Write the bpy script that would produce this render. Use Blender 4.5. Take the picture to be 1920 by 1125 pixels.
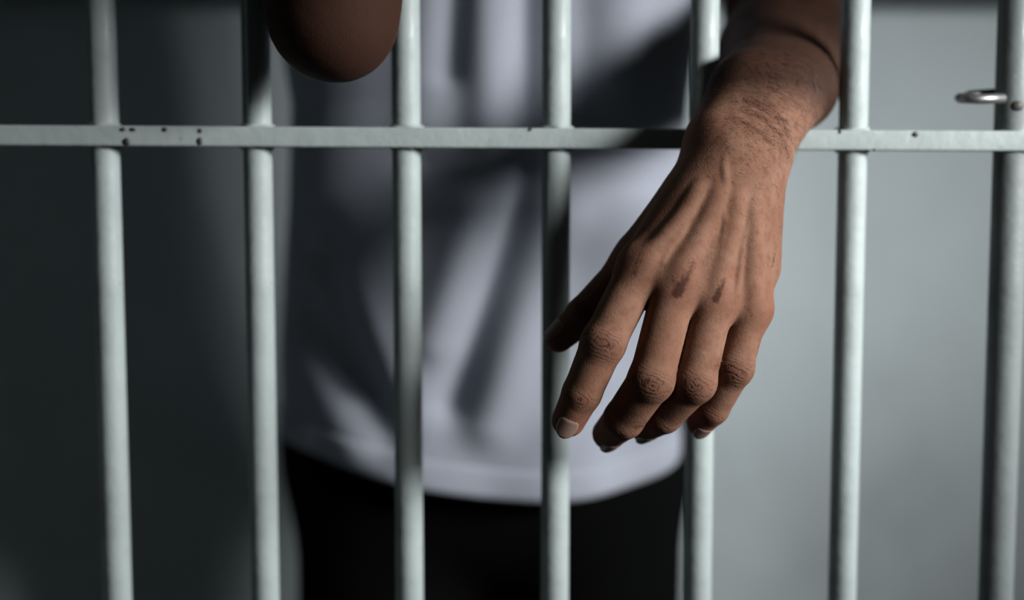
import bpy, bmesh, math, random
import numpy as np
from mathutils import Vector, Matrix

random.seed(7)
rng = np.random.default_rng(11)
C = bpy.context.scene.collection
for o in list(bpy.data.objects):
    bpy.data.objects.remove(o)

# ------------------------------------------------------------------ camera, world, lights, exposure
scn = bpy.context.scene
CAM = np.array([0.0, -0.84, 1.12])
PITCH = math.radians(5.73)
FPX = 1920 * 50 / 36
cd = bpy.data.cameras.new('camera')
cam = bpy.data.objects.new('camera', cd)
C.objects.link(cam)
cam.location = CAM
cam.rotation_euler = (math.pi / 2 - PITCH, 0, 0)
cd.lens = 50
cd.sensor_width = 36
cd.clip_start = 0.02
cd.dof.use_dof = True
cd.dof.focus_distance = 0.762
cd.dof.aperture_fstop = 1.9
scn.camera = cam

w = bpy.data.worlds.new('world')
scn.world = w
w.use_nodes = True
bg = w.node_tree.nodes['Background']
bg.inputs[0].default_value = (0.68, 0.70, 0.66, 1)
bg.inputs[1].default_value = 0.017


def lamp(name, loc, target, size, power, color, spread=180, size_y=None):
    l = bpy.data.lights.new(name, 'AREA')
    l.shape = 'RECTANGLE'
    l.size = size
    l.size_y = size_y or size
    l.energy = power
    l.color = color
    l.spread = math.radians(spread)
    o = bpy.data.objects.new(name, l)
    C.objects.link(o)
    o.location = loc
    d = Vector(target) - Vector(loc)
    o.rotation_euler = d.to_track_quat('-Z', 'Y').to_euler()
    return o


lamp('corridor_window_light', (1.26, -0.70, 1.48), (0.13, 0.09, 1.02), 0.78, 6.0, (1.0, 0.985, 0.96), 48, 0.28)
lamp('corridor_ceiling_light', (0.35, -1.9, 2.5), (0.1, 0.1, 1.0), 0.8, 0.4, (0.86, 0.97, 1.0))  # added weak fill from the corridor side, no lamp seen there

vs = scn.view_settings
scn.display_settings.display_device = 'sRGB'
vs.view_transform = 'Standard'
vs.look = 'None'
vs.gamma = 1
vs.use_curve_mapping = False
vs.exposure = 0.0


# ------------------------------------------------------------------ helpers
def at(px, py, Y):
    """point of the place seen at photo position (px, py) on the vertical plane y = Y (metres)"""
    fwd = np.array([0, math.cos(PITCH), -math.sin(PITCH)])
    dwn = np.array([0, -math.sin(PITCH), -math.cos(PITCH)])
    r = fwd + (px - 960) / FPX * np.array([1.0, 0, 0]) + (py - 562.5) / FPX * dwn
    return CAM + r * ((Y - CAM[1]) / r[1])


def mesh_from(name, V, F, mat, parent=None, smooth=True):
    me = bpy.data.meshes.new(name)
    me.from_pydata([tuple(map(float, v)) for v in V], [], [tuple(map(int, f)) for f in F])
    me.update()
    if smooth:
        me.polygons.foreach_set('use_smooth', [True] * len(me.polygons))
    o = bpy.data.objects.new(name, me)
    C.objects.link(o)
    if mat:
        me.materials.append(mat)
    if parent:
        o.parent = parent
    return o


def from_bm(name, bm, mat, parent=None, smooth=False):
    me = bpy.data.meshes.new(name)
    bm.normal_update()
    bm.to_mesh(me)
    bm.free()
    if smooth:
        me.polygons.foreach_set('use_smooth', [True] * len(me.polygons))
    o = bpy.data.objects.new(name, me)
    C.objects.link(o)
    me.materials.append(mat)
    if parent:
        o.parent = parent
    return o


def box_bm(lo, hi, bev=0.0, seg=2):
    bm = bmesh.new()
    bmesh.ops.create_cube(bm, size=1)
    for v in bm.verts:
        v.co = Vector([lo[i] + (v.co[i] + 0.5) * (hi[i] - lo[i]) for i in range(3)])
    if bev:
        bmesh.ops.bevel(bm, geom=bm.edges[:], offset=bev, segments=seg, affect='EDGES', profile=0.6)
    return bm


def tube(pts, radii, sides=16, closed=False, cap=True):
    """swept tube along points: returns V, F"""
    pts = [np.array(p, float) for p in pts]
    n = len(pts)
    if np.isscalar(radii):
        radii = [radii] * n
    V, F = [], []
    up = None
    for i in range(n):
        a = pts[(i - 1) % n] if (closed or i > 0) else pts[i]
        b = pts[(i + 1) % n] if (closed or i < n - 1) else pts[i]
        t = (b - a) / np.linalg.norm(b - a)
        if up is None:
            up = np.array([0, 0, 1.0]) if abs(t[2]) < 0.9 else np.array([0, 1.0, 0])
        s = np.cross(t, up)
        s /= np.linalg.norm(s)
        up = np.cross(s, t)
        for k in range(sides):
            an = 2 * math.pi * k / sides
            V.append(pts[i] + radii[i] * (math.cos(an) * s + math.sin(an) * up))
    m = n if closed else n - 1
    for i in range(m):
        j = (i + 1) % n
        for k in range(sides):
            l = (k + 1) % sides
            F.append((i * sides + k, i * sides + l, j * sides + l, j * sides + k))
    if cap and not closed:
        F.append(tuple(range(sides))[::-1])
        F.append(tuple((n - 1) * sides + k for k in range(sides)))
    return V, F


# ------------------------------------------------------------------ materials
class NT:
    def __init__(self, name):
        self.m = bpy.data.materials.new(name)
        self.m.use_nodes = True
        self.t = self.m.node_tree
        self.b = self.t.nodes['Principled BSDF']

    def n(self, typ, **kw):
        x = self.t.nodes.new(typ)
        for k, v in kw.items():
            setattr(x, k, v)
        return x

    def l(self, a, b):
        self.t.links.new(a, b)

    def val(self, sock, v):
        if hasattr(v, 'is_output') or isinstance(v, bpy.types.NodeSocket):
            self.l(v, sock)
        else:
            sock.default_value = v

    def math(self, op, a, b=0.0, c=None, clamp=False):
        x = self.n('ShaderNodeMath', operation=op, use_clamp=clamp)
        self.val(x.inputs[0], a)
        self.val(x.inputs[1], b)
        if c is not None:
            self.val(x.inputs[2], c)
        return x.outputs[0]

    def mix(self, f, a, b, blend='MIX'):
        x = self.n('ShaderNodeMix', data_type='RGBA', blend_type=blend)
        self.val(x.inputs[0], f)
        self.val(x.inputs[6], a if not isinstance(a, tuple) else (*a, 1) if len(a) == 3 else a)
        self.val(x.inputs[7], b if not isinstance(b, tuple) else (*b, 1) if len(b) == 3 else b)
        return x.outputs[2]

    def noise(self, scale, detail=3, rough=0.55, vec=None, dist=0.0):
        x = self.n('ShaderNodeTexNoise')
        x.inputs['Scale'].default_value = scale
        x.inputs['Detail'].default_value = detail
        x.inputs['Roughness'].default_value = rough
        x.inputs['Distortion'].default_value = dist
        self.l(vec or self.obj(), x.inputs['Vector'])
        return x.outputs[0]

    def obj(self):
        if not hasattr(self, '_o'):
            self._o = self.n('ShaderNodeTexCoord').outputs['Object']
        return self._o

    def scaled(self, s):
        x = self.n('ShaderNodeMapping')
        x.inputs['Scale'].default_value = s
        self.l(self.obj(), x.inputs['Vector'])
        return x.outputs[0]

    def ramp(self, f, lo, hi):
        x = self.n('ShaderNodeMapRange')
        self.val(x.inputs['Value'], f)
        x.inputs['From Min'].default_value = lo
        x.inputs['From Max'].default_value = hi
        return x.outputs[0]

    def attr(self, name):
        return self.n('ShaderNodeAttribute', attribute_name=name).outputs['Fac']

    def bump(self, h, strength, dist, prev=None):
        x = self.n('ShaderNodeBump')
        x.inputs['Strength'].default_value = strength
        x.inputs['Distance'].default_value = dist
        self.l(h, x.inputs['Height'])
        if prev is not None:
            self.l(prev, x.inputs['Normal'])
        return x.outputs[0]

    def out(self, color=None, rough=None, normal=None, metal=0.0, spec=0.5):
        if color is not None:
            self.val(self.b.inputs['Base Color'], (*color, 1) if isinstance(color, tuple) and len(color) == 3 else color)
        if rough is not None:
            self.val(self.b.inputs['Roughness'], rough)
        if normal is not None:
            self.l(normal, self.b.inputs['Normal'])
        self.b.inputs['Metallic'].default_value = metal
        self.b.inputs['Specular IOR Level'].default_value = spec
        return self.m


def mat_plaster(name, col, dark):
    t = NT(name)
    a = t.noise(2.2, 4)
    b = t.noise(9.0, 4)
    f = t.math('MULTIPLY', t.ramp(a, 0.42, 0.72), t.ramp(b, 0.35, 0.7))
    c = t.mix(f, col, dark)
    return t.out(c, 0.8, t.bump(t.noise(45, 4), 0.25, 0.004), spec=0.25)


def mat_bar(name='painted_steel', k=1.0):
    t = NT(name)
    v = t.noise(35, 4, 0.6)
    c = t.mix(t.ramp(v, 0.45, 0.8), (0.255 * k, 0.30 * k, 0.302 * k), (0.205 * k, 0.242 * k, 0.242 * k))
    sp = t.noise(210, 2, 0.6)
    c = t.mix(t.ramp(sp, 0.70, 0.78), c, (0.16, 0.165, 0.155))
    return t.out(c, t.ramp(v, -0.2, 1.1), t.bump(t.noise(120, 3), 0.25, 0.002), spec=0.25)


def mat_plain(name, col, rough=0.6, metal=0.0, spec=0.4, nscale=60, bump=0.1):
    t = NT(name)
    c = t.mix(t.noise(nscale, 3), tuple(x * 0.8 for x in col), tuple(min(1, x * 1.2) for x in col))
    return t.out(c, rough, t.bump(t.noise(nscale * 4, 3), bump, 0.001), metal, spec)


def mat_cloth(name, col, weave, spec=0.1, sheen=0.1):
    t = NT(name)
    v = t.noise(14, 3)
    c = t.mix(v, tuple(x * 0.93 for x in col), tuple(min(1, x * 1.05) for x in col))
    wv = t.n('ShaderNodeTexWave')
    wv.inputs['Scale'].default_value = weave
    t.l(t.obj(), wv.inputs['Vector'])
    h = t.math('ADD', t.math('MULTIPLY', wv.outputs[1], 0.3), t.noise(weave * 3, 2))
    t.b.inputs['Sheen Weight'].default_value = sheen
    return t.out(c, 0.9, t.bump(h, 0.2, 0.0006), spec=spec)


def mat_skin():
    t = NT('skin')
    wr, rj, st, arm_shade, rd, sc = (t.attr(k) for k in ('wr', 'rj', 'stain', 'tan', 'ruddy', 'scar'))
    n1 = t.noise(42, 4, 0.6)
    n2 = t.noise(190, 4, 0.65)
    n3 = t.noise(620, 3, 0.6)
    base = t.mix(t.ramp(n1, 0.35, 0.68), (0.1620, 0.0888, 0.0612), (0.1260, 0.0624, 0.0408))
    base = t.mix(t.math('MULTIPLY', t.ramp(n2, 0.46, 0.70), 0.65), base, (0.1050, 0.0432, 0.0258))
    base = t.mix(t.math('MULTIPLY', rd, 0.6), base, (0.1410, 0.0540, 0.0348))
    # transverse knuckle lines: bands of the distance rj (mm) from each joint, bent by noise
    wob = t.math('MULTIPLY', t.math('SUBTRACT', t.noise(150, 3, 0.6), 0.5), 7.0)
    ph = t.math('MULTIPLY', t.math('ADD', rj, wob), 2 * math.pi / 2.0)
    band = t.math('MULTIPLY_ADD', t.math('SINE', ph), 0.5, 0.5)
    line = t.math('POWER', band, 3.0)
    lw = t.math('MULTIPLY', t.math('MULTIPLY', line, wr), t.ramp(t.noise(260, 2), 0.30, 0.58))
    base = t.mix(t.math('MULTIPLY', wr, 0.75), base, (0.0750, 0.0318, 0.0204))
    base = t.mix(t.math('MULTIPLY', lw, 0.95, clamp=True), base, (0.022, 0.009, 0.006))
    sedge = t.ramp(t.math('ADD', st, t.math('MULTIPLY', t.math('SUBTRACT', n3, 0.5), 0.9)), 0.35, 0.8)
    base = t.mix(t.math('MULTIPLY', sedge, 0.82), base, (0.024, 0.0075, 0.0055))
    base = t.mix(t.math('MULTIPLY', arm_shade, 1.0), base, (0.029, 0.0132, 0.0085))  # shadow on both arms, painted in as near-black skin
    base = t.mix(t.math('MULTIPLY', sc, t.ramp(n3, 0.3, 0.6)), base, (0.2160, 0.1380, 0.1080))
    # relief
    vo = t.n('ShaderNodeTexVoronoi', feature='DISTANCE_TO_EDGE')
    vo.inputs['Scale'].default_value = 640
    t.l(t.obj(), vo.inputs['Vector'])
    b1 = t.bump(t.math('MULTIPLY', lw, -1.0), 0.55, 0.0007)
    b2 = t.bump(vo.outputs['Distance'], 0.14, 0.0008, b1)
    b3 = t.bump(n3, 0.13, 0.0008, b2)
    b4 = t.bump(n2, 0.16, 0.0012, b3)
    t.b.inputs['Subsurface Weight'].default_value = 0.12
    t.b.inputs['Subsurface Radius'].default_value = (1.0, 0.35, 0.2)
    t.b.inputs['Subsurface Scale'].default_value = 0.004
    return t.out(base, t.ramp(n3, -1.2, 1.1), b4, spec=0.09)


M_SKIN = mat_skin()
M_BAR = mat_bar()
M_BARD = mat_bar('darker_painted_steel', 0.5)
M_CHIP = mat_plain('bare_metal', (0.03, 0.03, 0.028), 0.55, 0.3)
M_LATCH = mat_plain('worn_steel', (0.20, 0.21, 0.21), 0.4, 0.8)
M_WALL = mat_plaster('cell_wall_plaster', (0.58, 0.665, 0.70), (0.46, 0.53, 0.55))
M_CEIL = mat_plaster('ceiling_plaster', (0.5, 0.52, 0.52), (0.42, 0.44, 0.44))
M_FLOOR = mat_plaster('floor_concrete', (0.16, 0.165, 0.16), (0.10, 0.10, 0.10))
M_RAIL = mat_plain('grey_pipe_paint', (0.12, 0.13, 0.125), 0.3)
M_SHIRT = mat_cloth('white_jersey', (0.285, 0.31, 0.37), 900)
M_TROU = mat_cloth('black_twill', (0.0025, 0.0027, 0.003), 700, 0.02, 0.0)
M_NAIL = mat_plain('fingernail', (0.1800, 0.1140, 0.0960), 0.36, 0.0, 0.45, 160, 0.06)
M_LUNULA = M_NAIL
M_HAIR = mat_plain('dark_hair', (0.016, 0.011, 0.009), 0.5)
M_EYE = mat_plain('eye_white', (0.7, 0.68, 0.65), 0.2)
M_SHOE = mat_plain('black_shoe_leather', (0.015, 0.015, 0.015), 0.4)


# ------------------------------------------------------------------ setting
def struct(name, bm, m):
    o = from_bm(name, bm, m)
    o['kind'] = 'structure'
    return o


WY = 0.57
struct('floor', box_bm((-1.6, -3.2, -0.1), (2.2, WY + 0.12, 0)), M_FLOOR)['label'] = 'grey concrete floor of cell and corridor'
struct('wall_back', box_bm((-1.6, WY, 0), (2.2, WY + 0.12, 2.7)), M_WALL)['label'] = 'pale grey plaster wall behind the man, dark in his shadow'
struct('wall_left', box_bm((-1.72, -0.02, 0), (-1.6, WY + 0.12, 2.7)), M_WALL)['label'] = 'grey plaster side wall of the cell'
struct('ceiling', box_bm((-1.72, -0.1, 2.7), (2.32, WY + 0.12, 2.8)), M_CEIL)['label'] = 'grey plaster ceiling of the cell'

# dark rail along the back wall at the top of the picture
zr = at(300, -32, WY - 0.03)[2]
V, F = tube([(-1.6, WY - 0.03, zr), (2.2, WY - 0.03, zr)], 0.016, 20)
rail = mesh_from('trim_1', V, F, M_RAIL)
rail['kind'] = 'structure'
rail['label'] = 'dark pipe rail along the back wall above the man\'s waist'

# ------------------------------------------------------------------ the barred front (one welded thing)
grille = bpy.data.objects.new('barred_grille', None)
C.objects.link(grille)
grille.location = (0, 0, 0)
grille['label'] = 'pale painted steel cell bars with one flat crossbar, in front of the man'
grille['category'] = 'cell bars'

BX = [at(p, 560, 0)[0] for p in (205, 488, 764, 1042, 1315, 1592, 1886)]
BR = 0.0084
step = 0.0885
xs = [BX[0] - step * k for k in (6, 5, 4, 3, 2, 1)] + BX + [BX[-1] + step * k for k in range(1, 13)]
zc0 = at(960, 259, -0.012)[2]
slope = -0.0058


def zcross(x):
    return zc0 + slope * x


proto = None
for i, x in enumerate(xs):
    if x > 2.1 or x < -1.55:
        continue
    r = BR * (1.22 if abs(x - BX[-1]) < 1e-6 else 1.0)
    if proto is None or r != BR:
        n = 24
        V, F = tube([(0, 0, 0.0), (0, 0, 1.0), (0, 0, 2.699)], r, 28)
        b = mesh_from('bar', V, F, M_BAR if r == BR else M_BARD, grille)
        if r == BR:
            proto = b
    else:
        b = proto.copy()
        C.objects.link(b)
        b.parent = grille
    b.location = (x, 0, 0)
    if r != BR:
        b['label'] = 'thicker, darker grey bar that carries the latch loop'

# crossbar: flat bar whose edge faces the corridor, bars pass through it
bm = box_bm((-1.55, -0.0125, -0.0059), (1.6, 0.0125, 0.0059), 0.0014, 3)
cb = from_bm('crossbar', bm, M_BAR, grille, True)
cb.location = (0, 0, zc0)
cb.rotation_euler = (0, math.atan(-slope), 0)
cb['label'] = 'flat horizontal crossbar with chipped paint'

# fine weld bead at each crossing in view
for x in BX:
    for s in (1, -1):
        zz = zcross(x) + s * 0.0062
        pts = []
        for k in range(28):
            an = 2 * math.pi * k / 28
            rr = BR * 1.06 + 0.0006 * math.sin(5 * an + x * 90)
            pts.append((x + rr * math.cos(an), rr * math.sin(an), zz + 0.0003 * math.sin(7 * an)))
        V, F = tube(pts, 0.0011, 6, closed=True)
        mesh_from('weld_bead', V, F, M_BAR, grille)

# chips of missing paint on the crossbar's front and edges
for (px, py, rx, rz) in ((230, 243, 1.9, 1.3), (249, 243, 2.0, 1.3), (309, 243, 1.8, 1.3), (237, 266, 2.3, 2.2),
                         (374, 265, 1.9, 2.2), (375, 245, 1.3, 1.5), (994, 243, 1.3, 0.9), (1716, 252, 1.7, 1.6),
                         (1575, 247, 1.0, 1.0), (1640, 281, 1.0, 0.7)):
    c = at(px, py, -0.0125)
    up = zcross(c[0]) + 0.0059
    n = 14
    V = [(0, -0.0004, 0)]
    V += [(rx / 1000 * math.cos(2 * math.pi * k / n) * (0.8 + 0.35 * random.random()), -0.0003,
           rz / 1000 * math.sin(2 * math.pi * k / n) * (0.8 + 0.35 * random.random())) for k in range(n)]
    V += [(v[0] * 1.05, 0.0012, v[2] * 1.05) for v in V[1:]]
    F = [(0, 1 + (k + 1) % n, 1 + k) for k in range(n)]
    F += [(1 + k, 1 + (k + 1) % n, 1 + n + (k + 1) % n, 1 + n + k) for k in range(n)]
    ch = mesh_from('paint_chip', V, F, M_CHIP, grille)
    ch.location = c

# wire latch loop and rivet on the last bar
lx = BX[-1]
lz = at(1850, 187, 0.0)[2]
x_l = at(1800, 187, 0.0)[0]
xe = lx - BR * 0.85
pts = [(xe, -0.006, lz + 0.0005)]
pts += [(x_l + 0.008, -0.008, lz)]
for k in range(1, 8):
    an = -math.pi / 2 - math.pi * k / 8
    pts.append((x_l + 0.008 + 0.008 * math.cos(an), 0.008 * math.sin(an), lz + 0.0002 * k))
pts += [(x_l + 0.008, 0.008, lz + 0.003), (xe, 0.007, lz + 0.004)]
V, F = tube(pts, 0.0029, 12)
o = mesh_from('latch_loop', V, F, M_LATCH, grille)
o['label'] = 'small bent steel wire loop welded to the last bar'
bm = bmesh.new()
bmesh.ops.create_uvsphere(bm, u_segments=16, v_segments=10, radius=0.0042)
for v in bm.verts:
    v.co.y *= 0.6
rv = from_bm('rivet', bm, M_CHIP, grille, True)
rv.location = (at(1906, 199, -0.008)[0], -0.0085, at(1906, 199, -0.008)[2])


# ------------------------------------------------------------------ signed-distance modelling of the body
def cap(P, a, b, ra, rb):
    a = np.asarray(a, np.float32)
    b = np.asarray(b, np.float32)
    ba = b - a
    t = np.clip(((P - a) @ ba) / max(1e-12, float(ba @ ba)), 0, 1)
    d = P - a - t[:, None] * ba
    return np.sqrt((d * d).sum(1)) - (ra + (rb - ra) * t)


def ell(P, c, r, R=None):
    q = P - np.asarray(c, np.float32)
    if R is not None:
        q = q @ np.asarray(R, np.float32)
    q = q / np.asarray(r, np.float32)
    k = np.sqrt((q * q).sum(1))
    return (k - 1) * min(r)


def smin(a, b, k):
    h = np.clip(0.5 + 0.5 * (b - a) / k, 0, 1)
    return b + (a - b) * h - k * h * (1 - h)


def chain(P, pts, rad, k):
    d = None
    for i in range(len(pts) - 1):
        e = cap(P, pts[i], pts[i + 1], rad[i], rad[i + 1])
        d = e if d is None else smin(d, e, k)
    return d


def mm(*r):
    return [x / 1000 for x in r]


# joints of the hanging left hand: photo position and distance
FING = {
    'index': ([at(1203, 500, -0.0755), at(1131, 643, -0.0840), at(1091, 737, -0.0790), at(1066, 788, -0.0725)], mm(11.9, 11.7, 10.6, 9.2)),
    'middle': ([at(1268, 528, -0.0790), at(1221, 712, -0.0865), at(1170, 785, -0.0690), at(1141, 813, -0.0510)], mm(11.9, 12.0, 11.2, 9.2)),
    'ring': ([at(1340, 556, -0.0760), at(1303, 716, -0.0825), at(1245, 778, -0.0650), at(1208, 801, -0.0480)], mm(11.1, 11.1, 10.2, 8.4)),
    'pinky': ([at(1408, 580, -0.0690), at(1378, 690, -0.0735), at(1336, 766, -0.0625), at(1314, 792, -0.0545)], mm(9.7, 9.7, 9.1, 7.8)),
    'thumb': ([at(1195, 492, -0.0440), at(1096, 590, -0.0480), at(1048, 634, -0.0500)], mm(12.5, 10.3, 8.0)),
}
CARP = [(at(1345, 290, -0.0500), at(1203, 500, -0.0750), 14.5, 11.5), (at(1368, 298, -0.0600), at(1268, 528, -0.0790), 14.5, 11.2),
        (at(1395, 306, -0.0580), at(1340, 556, -0.0760), 14.5, 10.8), (at(1416, 315, -0.0530), at(1411, 580, -0.0690), 14.0, 10.0)]
WR = [at(1352, 258, -0.0440), at(1424, 272, -0.0460)]
W0 = [at(1405, 172, -0.0230), at(1468, 180, -0.0200)]
F0 = [at(1428, 158, 0.0050), at(1488, 166, 0.0050)]
F1 = [at(1455, 100, 0.1000), at(1500, 100, 0.1000)]
EL = at(1492, 45, 0.2050)
SHL = np.array([0.165, 0.185, 1.435])
SHR = np.array([-0.205, 0.185, 1.435])
ER = np.array([*at(625, 27, -0.050)])
WRR = np.array([-0.080, -0.062, 1.405])


def f_palm(P):
    d = None
    for a, b, ra, rb in CARP:
        e = cap(P, a, b, ra / 1000, rb / 1000)
        d = e if d is None else smin(d, e, 0.017)
    # flesh between the bones of the palm, level with them
    for q, ((a, b, ra, rb), (c, e, rc, re)) in enumerate(zip(CARP, CARP[1:])):
        d = smin(d, cap(P, (a + c) / 2, (a + c) / 2 + ((b + e) / 2 - (a + c) / 2) * 0.86, (ra + rc) / 2000 + (0.0010 if q == 0 else -0.0008), (rb + re) / 2000 + (0.0008 if q == 0 else -0.0006)), 0.010)
    # muscles: little-finger side, thumb ball, web between thumb and index
    d = smin(d, cap(P, at(1420, 360, -0.047), at(1417, 500, -0.054), 0.0125, 0.0130), 0.010)
    d = smin(d, cap(P, at(1325, 330, -0.043), at(1195, 492, -0.044), 0.0155, 0.0120), 0.010)
    d = smin(d, cap(P, at(1290, 380, -0.049), at(1205, 470, -0.052), 0.0140, 0.0115), 0.009)
    d = smin(d, cap(P, at(1370, 420, -0.050), at(1330, 520, -0.056), 0.0150, 0.0130), 0.012)
    # wrist and forearm
    for i in (0, 1):
        e = chain(P, [WR[i], W0[i], F0[i], F1[i], EL], mm(18.5, 20.5, 22.5, 36, 40), 0.012)
        d = smin(d, e, 0.012)
    d = smin(d, cap(P, at(1436, 205, -0.030), at(1440, 222, -0.036), 0.0165, 0.0165), 0.010)   # head of the ulna
    return d


def f_relief(P):
    """raised tendons and veins on the back of the hand"""
    return None


PIPS = [(FING[k][0][1], FING[k][1][1]) for k in ('index', 'middle', 'ring', 'pinky')]
VIEW = {}
TENDON, VEIN = [], []


def f_finger(P, key):
    pts, rad = FING[key]
    d = chain(P, pts, rad, 0.002)
    if key != 'thumb':
        # knuckle bulge and fingertip pad
        c = pts[1] + np.array([0, -0.0009, 0])
        d = smin(d, np.sqrt(((P - c) ** 2).sum(1)) - rad[1] * 0.90, 0.005)
    return d


def f_hand(P, relief=True):
    p = f_palm(P)
    if relief:
        m = np.abs(p) < 0.009
        if m.any():
            Q, q = P[m], p[m]
            for a, b, ra, rb, k in TENDON:
                q = smin(q, cap(Q, a, b, ra, rb), k)
            p[m] = q
    # knuckles
    for key, r in (('index', 8.6), ('middle', 9.0), ('ring', 8.0), ('pinky', 6.4)):
        c = FING[key][0][0] + np.array([0, -0.0016, 0.001])
        p = smin(p, np.sqrt(((P - c) ** 2).sum(1)) - r / 1000, 0.010)
    d = None
    for key in FING:
        e = smin(p, f_finger(P, key), 0.0075 if key != 'thumb' else 0.010)
        d = e if d is None else smin(d, e, 0.0008)
    if relief:
        m = np.abs(d) < 0.006
        if m.any():
            Q, q = P[m], d[m]
            for a, b, ra, rb, k in VEIN:
                q = smin(q, cap(Q, a, b, ra, rb), k)
            d[m] = q
    return d


def hit(px, py):
    """first point of the hand met from the camera through photo position (px, py)"""
    a = at(px, py, -0.2)
    b = at(px, py, 0.05)
    s = np.linspace(0, 1, 900)[:, None]
    P = (a + (b - a) * s).astype(np.float32)
    d = f_hand(P, False)
    i = np.argmax(d < 0) if (d < 0).any() else int(np.argmin(d))
    return P[i].astype(float)


def ln(pts, off, ra, rb, k, store):
    d = [0.0]
    for a, b in zip(pts, pts[1:]):
        d.append(d[-1] + math.dist(a, b))
    m = max(3, int(d[-1] / 9))
    u = np.linspace(0, d[-1], m + 1)
    X, Y = np.interp(u, d, [p[0] for p in pts]), np.interp(u, d, [p[1] for p in pts])
    for _ in range(2):
        X[1:-1] = (X[:-2] + 2 * X[1:-1] + X[2:]) / 4
        Y[1:-1] = (Y[:-2] + 2 * Y[1:-1] + Y[2:]) / 4
    q, rr = [], []
    for i in range(m + 1):
        e = min(1.0, min(i, m - i) / (0.22 * m))
        rr.append(ra + (rb - ra) * i / m)
        q.append(hit(X[i], Y[i]) + np.array([0, off + 0.0016 * (1 - e) ** 2, 0]))
    for i in range(m):
        store.append((q[i], q[i + 1], rr[i], rr[i + 1], k))


# tendons to the four knuckles (sit a little under the surface)
T = []
ln([(1320, 350), (1275, 420), (1212, 492)], 0.0035, 0.0018, 0.0024, 0.006, T)
ln([(1355, 355), (1325, 420), (1275, 512)], 0.0034, 0.0022, 0.0029, 0.006, T)
ln([(1385, 360), (1370, 440), (1344, 535)], 0.0035, 0.0019, 0.0024, 0.006, T)
ln([(1413, 375), (1412, 460), (1410, 560)], 0.0033, 0.0017, 0.0021, 0.006, T)
TENDON += T
Vn = []
ln([(1362, 292), (1358, 315), (1362, 345), (1352, 385), (1318, 410), (1288, 425)], 0.0017, 0.0016, 0.0013, 0.0022, Vn)
ln([(1352, 385), (1362, 420), (1352, 460), (1362, 500)], 0.0012, 0.0014, 0.0010, 0.0022, Vn)
ln([(1415, 395), (1392, 440), (1388, 500), (1378, 560)], 0.0012, 0.0012, 0.0010, 0.0022, Vn)
ln([(1288, 425), (1255, 462), (1240, 500)], 0.0011, 0.0013, 0.0010, 0.0022, Vn)
VEIN += Vn


def right_hand(P):
    bx = np.array([BX[2], 0, 0])
    pc = WRR + np.array([0.010, 0.006, 0.075])
    d = smin(cap(P, WRR, pc + np.array([-0.012, 0, 0]), 0.022, 0.017), cap(P, WRR, pc + np.array([0.0, 0.006, -0.035]), 0.022, 0.017), 0.014)
    for k in range(4):
        z = WRR[2] + 0.030 + 0.019 * k
        p0 = np.array([BX[2] - 0.012, -0.027, z])
        p1 = np.array([BX[2] + 0.017, -0.022, z])
        p2 = np.array([BX[2] + 0.021, 0.004, z - 0.001])
        p3 = np.array([BX[2] + 0.004, 0.0185, z - 0.002])
        d = smin(d, chain(P, [p0, p1, p2, p3], mm(9.6, 9, 8.3, 7), 0.003), 0.003)
    th = [WRR + np.array([-0.012, 0.012, 0.02]), np.array([BX[2] - 0.026, 0.004, WRR[2] + 0.05]), np.array([BX[2] - 0.014, 0.019, WRR[2] + 0.072])]
    return smin(d, chain(P, th, mm(13, 10, 8), 0.004), 0.006)


HD = np.array([-0.02, 0.145, 1.625])


def f_body(P):
    d = ell(P, (-0.020, 0.268, 1.02), (0.112, 0.072, 0.20))
    d = smin(d, ell(P, (-0.022, 0.225, 1.29), (0.130, 0.080, 0.19)), 0.06)
    d = smin(d, cap(P, SHL, SHR, 0.050, 0.050), 0.03)
    d = smin(d, cap(P, (-0.02, 0.205, 1.45), (-0.02, 0.175, 1.56), 0.058, 0.055), 0.03)
    # legs
    for s in (-1, 1):
        x = -0.016 + s * 0.070
        d = smin(d, chain(P, [(x, 0.279, 0.90), (x + s * 0.01, 0.285, 0.48), (x + s * 0.015, 0.31, 0.09)], mm(50, 42, 36), 0.03), 0.02)
        d = smin(d, cap(P, (x + s * 0.015, 0.315, 0.055), (x + s * 0.03, 0.17, 0.035), 0.035, 0.028), 0.03)
    # head
    h = ell(P, HD + np.array([0, 0.012, 0.03]), (0.076, 0.095, 0.095))
    h = smin(h, ell(P, HD + np.array([0, -0.022, -0.035]), (0.058, 0.062, 0.075)), 0.03)
    h = smin(h, cap(P, HD + np.array([0, -0.082, 0.012]), HD + np.array([0, -0.103, -0.022]), 0.008, 0.012), 0.012)
    h = smin(h, cap(P, HD + np.array([-0.018, -0.083, -0.055]), HD + np.array([0.018, -0.083, -0.055]), 0.008, 0.008), 0.008)
    for s in (-1, 1):
        h = smin(h, ell(P, HD + np.array([s * 0.077, 0.01, -0.005]), (0.010, 0.020, 0.033)), 0.008)
        h = -smin(-h, np.sqrt(((P - (HD + np.array([s * 0.032, -0.092, 0.012]))) ** 2).sum(1)) - 0.014, 0.012)
    d = smin(d, h, 0.02)
    # right arm: through the bars, elbow out in front, forearm up to the fist
    d = smin(d, chain(P, [SHR, SHR + (ER - SHR) * 0.72, ER], mm(52, 38, 31), 0.03), 0.04)
    d = smin(d, chain(P, [ER, ER + (WRR - ER) * 0.34, WRR], mm(32, 46, 25), 0.02), 0.02)
    d = smin(d, cap(P, ER + np.array([0.004, -0.003, -0.004]), ER + np.array([0.006, -0.004, -0.013]), 0.020, 0.0175), 0.012)
    d = smin(d, right_hand(P), 0.012)
    # left upper arm
    d = smin(d, chain(P, [SHL, EL + np.array([0, 0.004, 0.0])], mm(52, 42), 0.03), 0.04)
    return d


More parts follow.
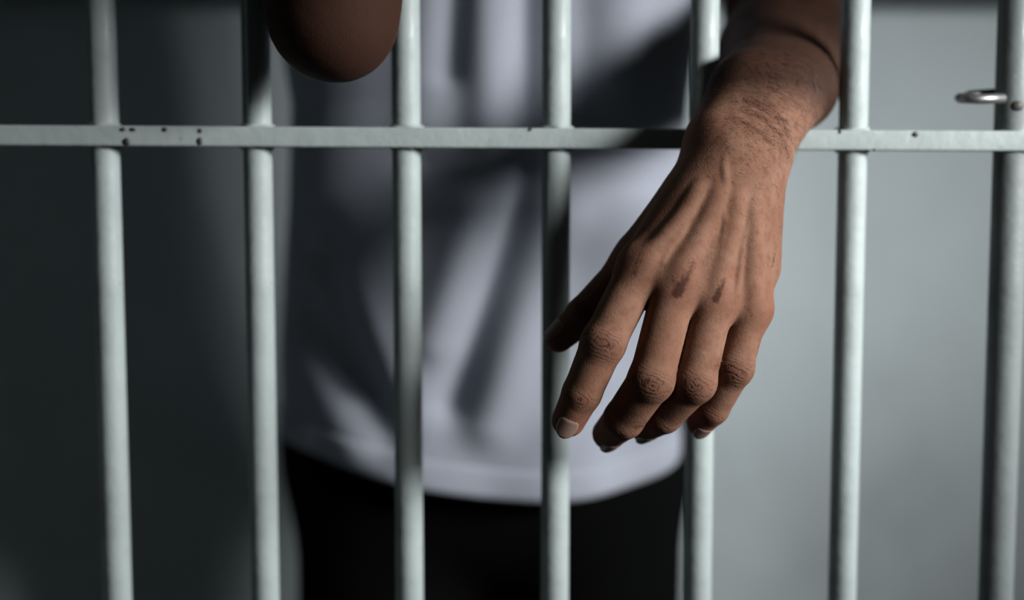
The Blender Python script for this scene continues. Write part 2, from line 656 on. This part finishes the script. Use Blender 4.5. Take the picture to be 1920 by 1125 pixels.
def f_all(P):
    return np.minimum(f_body(P), f_palm(P)) if False else smin(f_body(P), f_palm(P), 0.03)


def surface(fn, lo, hi, h, B=12):
    """surface nets on a sparse grid"""
    lo = np.array(lo, float)
    n = np.ceil((np.array(hi) - lo) / h / B).astype(int)
    bc = np.stack(np.meshgrid(*[np.arange(k) for k in n], indexing='ij'), -1).reshape(-1, 3)
    cen = (lo + (bc + 0.5) * B * h).astype(np.float32)
    dc = fn(cen)
    keep = np.abs(dc) < B * h * 1.25
    dims = n * B + 1
    G = np.empty(dims, np.float32)
    sg = np.where(dc < 0, -1, 1).astype(np.float32).reshape(n)
    G[:-1, :-1, :-1] = sg.repeat(B, 0).repeat(B, 1).repeat(B, 2)
    G[-1] = 1
    G[:, -1] = 1
    G[:, :, -1] = 1
    loc = np.stack(np.meshgrid(*[np.arange(B + 1)] * 3, indexing='ij'), -1).reshape(-1, 3)
    kb = bc[keep]
    for s in range(0, len(kb), 200):
        I = (kb[s:s + 200, None, :] * B + loc[None]).reshape(-1, 3)
        G[I[:, 0], I[:, 1], I[:, 2]] = fn((lo + I * h).astype(np.float32))
    ins = G < 0
    c = np.zeros(np.array(dims) - 1, np.int8)
    for dx in (0, 1):
        for dy in (0, 1):
            for dz in (0, 1):
                c += ins[dx:dims[0] - 1 + dx, dy:dims[1] - 1 + dy, dz:dims[2] - 1 + dz]
    act = (c > 0) & (c < 8)
    idx = -np.ones(act.shape, np.int64)
    cells = np.argwhere(act)
    idx[act] = np.arange(len(cells))
    acc = np.zeros((len(cells), 3))
    cnt = np.zeros(len(cells))
    cor = [(i, j, k) for i in (0, 1) for j in (0, 1) for k in (0, 1)]
    for a in cor:
        for ax in range(3):
            if a[ax] == 1:
                continue
            b = list(a)
            b[ax] = 1
            ga = G[tuple((cells + a).T)]
            gb = G[tuple((cells + b).T)]
            m = (ga < 0) != (gb < 0)
            t = np.where(m, ga / np.where(m, ga - gb, 1), 0)
            p = np.array(a, float)[None] + t[:, None] * np.eye(3)[ax]
            acc[m] += p[m]
            cnt[m] += 1
    V = lo + (cells + acc / cnt[:, None]) * h
    F = []
    for ax in range(3):
        u, v = (ax + 1) % 3, (ax + 2) % 3
        sl0 = [slice(1, -1)] * 3
        sl1 = [slice(1, -1)] * 3
        sl0[ax] = slice(0, -1)
        sl1[ax] = slice(1, None)
        A, Bb = ins[tuple(sl0)], ins[tuple(sl1)]
        for flip in (False, True):
            m = (A & ~Bb) if not flip else (~A & Bb)
            e = np.argwhere(m)
            e[:, u] += 1
            e[:, v] += 1
            q = []
            for du, dv in ((-1, -1), (0, -1), (0, 0), (-1, 0)):
                k = e.copy()
                k[:, u] += du
                k[:, v] += dv
                q.append(idx[tuple(k.T)])
            q = np.stack(q, 1)
            if flip:
                q = q[:, ::-1]
            F.append(q)
    F = np.concatenate(F)
    F = F[(F >= 0).all(1)]
    # pull the vertices onto the surface
    for _ in range(2):
        P = V.astype(np.float32)
        d = fn(P).astype(float)
        e = h * 0.3
        g = np.stack([fn(P + np.eye(3, dtype=np.float32)[i] * e) - fn(P - np.eye(3, dtype=np.float32)[i] * e) for i in range(3)], 1) / (2 * e)
        gn = np.maximum((g * g).sum(1), 0.2)
        V = V - np.clip(d, -h, h)[:, None] * g / gn[:, None] * 0.9
    return V, F


YCUT = 0.056


def hand_fn(P):
    return np.maximum(f_hand(P), P[:, 1] - YCUT)


lo = np.array([0.0, -0.112, 0.915])
hi = np.array([0.235, YCUT + 0.004, 1.225])
HV, HF = surface(hand_fn, lo, hi, 0.0009)
# open the end of the fine forearm so that it runs on into the rest of the arm
kf = (HV[HF][:, :, 1] < YCUT - 0.010).all(1)
HF = HF[kf]

BV, BF = surface(f_all, (-0.36, -0.13, -0.02), (0.36, 0.44, 1.80), 0.006)
# the coarse arm ends where the fine one starts
P = BV.astype(np.float32)
inarm = (BV[:, 1] < YCUT - 0.021) & (BV[:, 0] > 0.0) & (BV[:, 2] < 1.26) & (BV[:, 2] > 0.9)
BF = BF[~inarm[BF].any(1)]


def compact(V, F):
    u, inv = np.unique(F, return_inverse=True)
    return V[u], inv.reshape(F.shape)


HV, HF = compact(HV, HF)
BV, BF = compact(BV, BF)
AV = np.concatenate([HV, BV])
AF = np.concatenate([HF, BF + len(HV)])
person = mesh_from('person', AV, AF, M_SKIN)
person['label'] = 'man in white t-shirt and black trousers, one hand hanging limp over the crossbar'
person['category'] = 'person'

# ---- skin attributes on the hand
NH, NA = len(HV), len(AV)
wr = np.zeros(NA)
rj = np.zeros(NA)
stn = np.zeros(NA)
arm_shade = np.ones(NA)
rud = np.zeros(NA)
scar = np.zeros(NA)
H = HV.astype(np.float32)
best = np.full(NH, 1e9)


def nrm(v):
    return v / np.linalg.norm(v)


NAILF = {}
for key in FING:
    pts, rad = FING[key]
    for j in range(1, len(pts) - 1):
        ax = nrm(pts[j + 1] - pts[j - 1])
        c = nrm(CAM - pts[j])
        n = nrm(c - (c @ ax) * ax)
        s = np.cross(ax, n)
        q = HV - (pts[j] + n * rad[j])
        t_, v_, d_ = (q @ ax) * 1000, (q @ s) * 1000, (q @ n) * 1000
        el = np.sqrt(t_ ** 2 + (v_ * 0.45) ** 2 + 0.3)
        dist = np.sqrt(t_ ** 2 + v_ ** 2 + (d_ * 0.6) ** 2)
        big = (1.0 if j == 1 else 0.62)
        sig = (6.6 if j == 1 else 4.2) if key != 'thumb' else 5
        wgt = big * np.exp(-(t_ / sig) ** 2 - (v_ / (rad[j] * 1000 * 0.95)) ** 2) * (d_ > -rad[j] * 1000)
        m = dist < best
        best[m] = dist[m]
        rj[:NH][m] = el[m]
        wr[:NH] = np.maximum(wr[:NH], np.where(m, wgt, 0))

# scabs in the hollows beside the knuckles, chafed lines, ruddy knuckles
for (x0, y0, x1, y1, w_, a_) in ((1294, 494, 1270, 550, 12, 1.15), (1262, 520, 1272, 545, 9, 0.5), (1354, 525, 1342, 562, 9, 1.0), (1424, 540, 1420, 560, 5, 0.5),
                                 (1204, 478, 1188, 516, 11, 0.62), (1398, 575, 1410, 590, 8, 0.5), (1452, 478, 1447, 500, 6, 0.6)):
    a, b = hit(x0, y0), hit(x1, y1)
    d = cap(H, a, b, 0, 0) * 1000
    stn[:NH] = np.maximum(stn[:NH], a_ * np.exp(-(d / (w_ / 3.46)) ** 2))
# fold lines across the back of the wrist
crease = np.full(NH, 1e9)
for k, pl in enumerate([[(1395, 205), (1432, 222), (1462, 252), (1476, 292)], [(1402, 188), (1448, 214), (1476, 250)], [(1375, 222), (1412, 240), (1448, 268)],
                        [(1288, 658), (1320, 662), (1348, 664)], [(1392, 640), (1402, 652), (1412, 664)]]):
    q = [hit(*p) for p in pl]
    for i in range(len(q) - 1):
        d = cap(H, q[i], q[i + 1], 0, 0) * 1000
        if k == 3:
            scar[:NH] = np.maximum(scar[:NH], 0.7 * np.exp(-(d / 0.7) ** 2))
        if k < 3:
            wgt = 0.75 * np.exp(-(d / 3.2) ** 2)
            m = wgt > wr[:NH]
            wr[:NH][m] = wgt[m]
            rj[:NH][m] = d[m]
for key in ('index', 'middle', 'ring', 'pinky'):
    c = FING[key][0][0]
    rud[:NH] = np.maximum(rud[:NH], np.exp(-((HV - c) ** 2).sum(1) / (0.014 ** 2)))
    rud[:NH] = np.maximum(rud[:NH], np.exp(-((HV - FING[key][0][3]) ** 2).sum(1) / (0.018 ** 2)))
# arm shadow painted into the skin colour: fades at the wrist bone
arm_shade[:NH] = np.clip((HV[:, 2] - 1.139) / 0.024 + (HV[:, 1] + 0.045) / 0.05, 0, 1)
for nm, arr in (('wr', wr), ('rj', rj), ('stain', stn), ('tan', arm_shade), ('ruddy', rud), ('scar', scar)):
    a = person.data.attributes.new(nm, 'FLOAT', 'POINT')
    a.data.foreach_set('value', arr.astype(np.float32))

# ---- fingernails: curved plates in the end of each finger
NAILS = {'index': (11.4, 13.6, 0.02, 0.0), 'middle': (11.6, 12.5, 0.10, 0.0), 'ring': (11.8, 12.0, 0.1, 0.0), 'pinky': (9.6, 10.0, 0.05, 0.0), 'thumb': (13, 14, 0.0, 0.0)}
NDIR = {'index': (0, -1, 0.05), 'middle': (0.35, -1, -0.30), 'ring': (0.45, -1, -0.35), 'pinky': (0.30, -1, -0.2), 'thumb': (-0.75, -0.35, 0.55)}
for key in FING:
    pts, rad = FING[key]
    wd, lg, sh, rot = NAILS[key]
    ax = nrm(pts[-1] - pts[-2])
    n = np.array(NDIR[key], float)
    n = nrm(n - (n @ ax) * ax)
    s = np.cross(ax, n)
    r1 = rad[-1]
    nu, nv = 12, 11
    end = pts[-1] + ax * r1 * 0.74
    RC = r1 * 0.99

    def crown(u):
        p = end - ax * (lg / 1000 * (1 - u))
        tt = np.linspace(0, 0.035, 400)[:, None]
        D = f_hand((p + n * 0.02 - tt * n).astype(np.float32))
        return 0.02 - tt[np.argmax(D < 0), 0]
    h0, h1 = crown(0.08), crown(0.55)
    W = []
    for layer in (0, 1):
        for i in range(nu + 1):
            u = i / nu
            wu = wd / 2000 * (0.92 + 0.08 * math.sin(math.pi * min(1, u * 1.1))) * math.sqrt(max(0.02, 1 - max(0, (u - 0.55) / 0.46) ** 2.3)) * math.sqrt(max(0.10, 1 - max(0, (0.30 - u) / 0.32) ** 2.2))
            for j in range(nv + 1):
                v = -1 + 2 * j / nv
                x = v * wu
                hh = h0 + (h1 - h0) * (u - 0.08) / 0.47 - (RC - math.sqrt(max(1e-9, RC * RC - x * x)))
                hh -= 0.0010 * max(0, u - 0.6) ** 2
                hh += 0.00045 - 0.0012 * max(0, 0.12 - u) / 0.12 if layer == 0 else -0.0014
                W.append(end - ax * (lg / 1000 * (1 - u)) + s * x + n * hh)
    W = np.array(W)
    F = []
    S = (nu + 1) * (nv + 1)
    for i in range(nu):
        for j in range(nv):
            a = i * (nv + 1) + j
            F.append((a, a + nv + 1, a + nv + 2, a + 1))
            F.append((S + a, S + a + 1, S + a + nv + 2, S + a + nv + 1))
    rim = [i * (nv + 1) for i in range(nu + 1)] + [nu * (nv + 1) + j for j in range(1, nv + 1)] + [i * (nv + 1) + nv for i in range(nu - 1, -1, -1)] + [j for j in range(nv - 1, 0, -1)]
    for a, b in zip(rim, rim[1:] + rim[:1]):
        F.append((b, a, S + a, S + b))
    mesh_from('fingernail', W, F, M_NAIL, person)

# ---- short dark hairs on wrist, back of hand and first finger segments
tri = np.concatenate([AF[:, :3], AF[:, [0, 2, 3]]])
t0, t1, t2 = AV[tri[:, 0]], AV[tri[:, 1]], AV[tri[:, 2]]
fc = (t0 + t1 + t2) / 3
nr = np.cross(t1 - t0, t2 - t0)
ar = np.linalg.norm(nr, axis=1)
nr /= np.maximum(1e-15, ar)[:, None]
zone = (fc[:, 0] > 0.05) & (fc[:, 0] < 0.26) & (fc[:, 1] < 0.20) & (fc[:, 2] < 1.27) & (fc[:, 2] > 0.9)
wz = np.clip((fc[:, 2] - 1.10) / 0.035, 0, 1) ** 1.5 + 0.05 * (fc[:, 2] > 1.03) * (fc[:, 0] > 0.1)
for key in ('index', 'middle', 'ring', 'pinky'):
    mid = FING[key][0][0] * 0.45 + FING[key][0][1] * 0.55
    wz += 0.16 * np.exp(-((fc - mid) ** 2).sum(1) / 0.008 ** 2)
wz *= zone * ar
wz *= np.clip(-nr[:, 1] + 0.3 * nr[:, 2] + 0.1 * nr[:, 0], 0, 1)
pick = rng.choice(len(fc), 6500, replace=True, p=wz / wz.sum())
V, F = [], []
for f in pick:
    n = nr[f]
    on_arm = fc[f, 2] > 1.08
    dirn = np.array([0.75, -0.25, -0.55]) if on_arm else np.array([0.55, -0.1, -0.75])
    dirn = dirn + rng.normal(0, 0.28, 3)
    dirn = nrm(dirn - (dirn @ n) * n)
    L = (rng.uniform(3.5, 8.0) if on_arm else rng.uniform(2.0, 4.0)) / 1000
    u1, u2 = sorted(rng.uniform(0, 1, 2))
    p0 = t0[f] * u1 + t1[f] * (u2 - u1) + t2[f] * (1 - u2) - n * 0.0002
    sd = np.cross(dirn, n)
    b0 = len(V)
    for k in range(4):
        u = k / 3
        p = p0 + dirn * L * u + n * (0.0011 * math.sin(u * 2.2)) + sd * 0.0006 * u * u * rng.normal()
        wd = (0.000068 if on_arm else 0.000052) * (1 - 0.75 * u)
        V += [p + sd * wd, p + n * wd, p - sd * wd]
    for k in range(3):
        for e in range(3):
            e2 = (e + 1) % 3
            F.append((b0 + 3 * k + e, b0 + 3 * k + e2, b0 + 3 * k + 3 + e2, b0 + 3 * k + 3 + e))
ah = mesh_from('arm_hair', V, F, M_HAIR, person)
ah['kind'] = 'stuff'

# ---- head hair and eyes (above the picture)
def f_hair(P):
    d = ell(P, HD + np.array([0, 0.018, 0.042]), (0.084, 0.102, 0.096))
    cut = (P[:, 2] - (HD[2] + 0.03)) - (P[:, 1] - (HD[1] - 0.04)) * -0.0
    d = np.maximum(d, -(P[:, 2] - (HD[2] + 0.045 - 0.75 * np.clip(P[:, 1] - HD[1] + 0.05, 0, 0.13))))
    return d


V, F = surface(f_hair, HD + np.array([-0.1, -0.11, -0.1]), HD + np.array([0.1, 0.15, 0.16]), 0.006)
mesh_from('hair', V, F, M_HAIR, person)
for s in (-1, 1):
    bm = bmesh.new()
    bmesh.ops.create_uvsphere(bm, u_segments=14, v_segments=10, radius=0.0115)
    e = from_bm('eye', bm, M_EYE, person, True)
    e.location = HD + np.array([s * 0.032, -0.074, 0.012])


# ------------------------------------------------------------------ clothes
def seg_d(x, z, s):
    x0, z0, x1, z1 = s
    dx, dz = x1 - x0, z1 - z0
    t = np.clip(((x - x0) * dx + (z - z0) * dz) / (dx * dx + dz * dz), 0, 1)
    return np.hypot(x - x0 - t * dx, z - z0 - t * dz)


def wx(px):
    return (px - 960) / FPX * 1.0


def wz_(py):
    return 1.12 - (py - 295) / FPX * 1.0


# (line, depth in m towards the corridor, half width in m)
FOLDS = [((wx(915), wz_(-60), wx(915), wz_(235)), 0.010, 0.016), ((wx(985), wz_(-80), wx(985), wz_(260)), -0.012, 0.014),
         ((wx(820), wz_(-60), wx(800), wz_(235)), 0.006, 0.018), ((wx(865), wz_(-60), wx(845), wz_(140)), -0.006, 0.010),
         ((wx(1150), wz_(-80), wx(1165), wz_(150)), 0.010, 0.026), ((wx(1085), wz_(-40), wx(1100), wz_(180)), -0.005, 0.012),
         ((wx(985), wz_(330), wx(845), wz_(760)), -0.013, 0.014), ((wx(1050), wz_(420), wx(915), wz_(800)), 0.009, 0.020),
         ((wx(890), wz_(400), wx(815), wz_(640)), 0.010, 0.018), ((wx(800), wz_(310), wx(1280), wz_(305)), -0.010, 0.014),
         ((wx(1215), wz_(380), wx(1120), wz_(700)), 0.009, 0.026), ((wx(560), wz_(600), wx(720), wz_(830)), -0.010, 0.016),
         ((wx(600), wz_(450), wx(690), wz_(740)), -0.010, 0.018), ((wx(545), wz_(690), wx(640), wz_(850)), 0.005, 0.017),
         ((wx(640), wz_(520), wx(730), wz_(700)), 0.006, 0.014), ((wx(1060), wz_(820), wx(1240), wz_(800)), 0.004, 0.02)]
SH_Z = np.array([0.86, 0.92, 1.00, 1.08, 1.16, 1.24, 1.32, 1.40, 1.46, 1.50])
SH_A = np.array([0.158, 0.158, 0.155, 0.150, 0.149, 0.158, 0.175, 0.180, 0.150, 0.075])
SH_B = np.array([0.124, 0.124, 0.121, 0.118, 0.116, 0.121, 0.126, 0.116, 0.088, 0.072])
SH_X = np.array([-0.0235, -0.0235, -0.023, -0.021, -0.017, -0.018, -0.02, -0.02, -0.02, -0.02])
SH_Y = np.array([0.285, 0.283, 0.275, 0.266, 0.256, 0.244, 0.23, 0.215, 0.205, 0.20])


def shirt_point(th, v, off=0.0):
    """th angle (pi*1.5 faces the corridor), v 0 hem .. 1 neck"""
    x_ = np.cos(th)
    y_ = np.sin(th)
    front = np.clip(-y_, 0, 1)
    hem = 0.905 - 0.028 * front ** 1.5 - 0.016 * np.clip(x_, -1, 1) * front + 0.006 * np.clip(-x_, 0, 1)
    z = hem + (1.50 - hem) * v
    a, b, cx, cy = (np.interp(z, SH_Z, q) for q in (SH_A, SH_B, SH_X, SH_Y))
    k = 2.3
    rr = (np.abs(x_) ** k + np.abs(y_) ** k) ** (-1 / k)
    x = cx + a * x_ * rr
    y = cy + b * y_ * rr
    dsp = np.zeros_like(x)
    for s, dep, wdt in FOLDS:
        dsp += dep * np.exp(-(seg_d(x, z, s) / wdt) ** 2)
    dsp *= front ** 0.5
    dsp += 0.0035 * np.sin(9 * th + 14 * z) * np.exp(-((z - 0.90) / 0.10) ** 2)
    return np.stack([x + (dsp + off) * x_ * 0.9, y + (dsp + off) * y_, z], -1)


nth, nz = 260, 190
th = np.linspace(0, 2 * np.pi, nth, endpoint=False)
vv = np.linspace(0, 1, nz)
TH, VV = np.meshgrid(th, vv)
G = shirt_point(TH, VV)
V = G.reshape(-1, 3)
i, j = np.meshgrid(np.arange(nz - 1), np.arange(nth), indexing='ij')
j2 = (j + 1) % nth
F = np.stack([i * nth + j, i * nth + j2, (i + 1) * nth + j2, (i + 1) * nth + j], -1).reshape(-1, 4)
V = list(V)
F = [tuple(f) for f in F]
# sleeves
for S, E in ((SHL, EL), (SHR, ER)):
    b0 = len(V)
    d = nrm(E - S)
    a = nrm(np.cross(d, np.array([0, 1.0, 0.2])))
    b = np.cross(d, a)
    ns, nr_ = 40, 12
    for r_ in range(nr_):
        t_ = -0.01 + 0.125 * r_ / (nr_ - 1)
        for k in range(ns):
            an = 2 * math.pi * k / ns
            rad = 0.066 + 0.003 * math.sin(3 * an + 8 * t_ * 10)
            V.append(S + d * t_ + rad * (math.cos(an) * a + math.sin(an) * b))
    for r_ in range(nr_ - 1):
        for k in range(ns):
            l = (k + 1) % ns
            F.append((b0 + r_ * ns + k, b0 + r_ * ns + l, b0 + (r_ + 1) * ns + l, b0 + (r_ + 1) * ns + k))
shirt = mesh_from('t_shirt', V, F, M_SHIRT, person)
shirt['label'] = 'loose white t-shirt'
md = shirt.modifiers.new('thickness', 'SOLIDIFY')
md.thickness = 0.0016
md.offset = 0
# turned hem: a slightly thicker band along the bottom edge
vb = np.linspace(-0.002, 0.036, 9)
TH, VV = np.meshgrid(th, vb)
prof = np.array([0.0004, 0.0016, 0.0020, 0.0020, 0.0020, 0.0020, 0.0018, 0.0012, 0.0002])[:, None]
G = shirt_point(TH, VV, prof + 0 * TH)
i, j = np.meshgrid(np.arange(len(vb) - 1), np.arange(nth), indexing='ij')
j2 = (j + 1) % nth
F = np.stack([i * nth + j, i * nth + j2, (i + 1) * nth + j2, (i + 1) * nth + j], -1).reshape(-1, 4)
hem = mesh_from('hem', G.reshape(-1, 3), F, M_SHIRT, shirt)
md = hem.modifiers.new('thickness', 'SOLIDIFY')
md.thickness = 0.0012
md.offset = 0


def f_trousers(P):
    d = ell(P, (-0.021, 0.285, 0.900), (0.165, 0.100, 0.13))
    for s in (-1, 1):
        x = -0.018 + s * 0.079
        e = chain(P, [(x, 0.279, 0.86), (x + s * 0.006, 0.285, 0.50), (x + s * 0.012, 0.31, 0.115)], mm(75, 70, 60), 0.05)
        d = smin(d, e, 0.022)
    d = d + 0.003 * np.sin(38 * P[:, 2] + 30 * P[:, 0]) * np.clip((0.8 - P[:, 2]) / 0.3, 0, 1)
    return np.maximum(np.maximum(d, P[:, 2] - 0.955), 0.075 - P[:, 2])


V, F = surface(f_trousers, (-0.25, 0.12, 0.05), (0.22, 0.44, 1.03), 0.006)
tr = mesh_from('trousers', V, F, M_TROU, person)
tr['label'] = 'black trousers'


for s in (-1, 1):
    x = -0.016 + s * 0.084

    def f_shoe(P, x=x, s=s):
        d = smin(cap(P, (x, 0.345, 0.05), (x + s * 0.012, 0.20, 0.038), 0.043, 0.040), cap(P, (x, 0.33, 0.05), (x, 0.33, 0.11), 0.045, 0.044), 0.03)
        d = smin(d, cap(P, (x + s * 0.012, 0.2, 0.035), (x + s * 0.02, 0.13, 0.03), 0.042, 0.036), 0.02)
        return np.maximum(d, 0.001 - P[:, 2])
    V, F = surface(f_shoe, (x - 0.09, 0.07, -0.02), (x + 0.09, 0.43, 0.18), 0.006)
    mesh_from('shoe', V, F, M_SHOE, person)
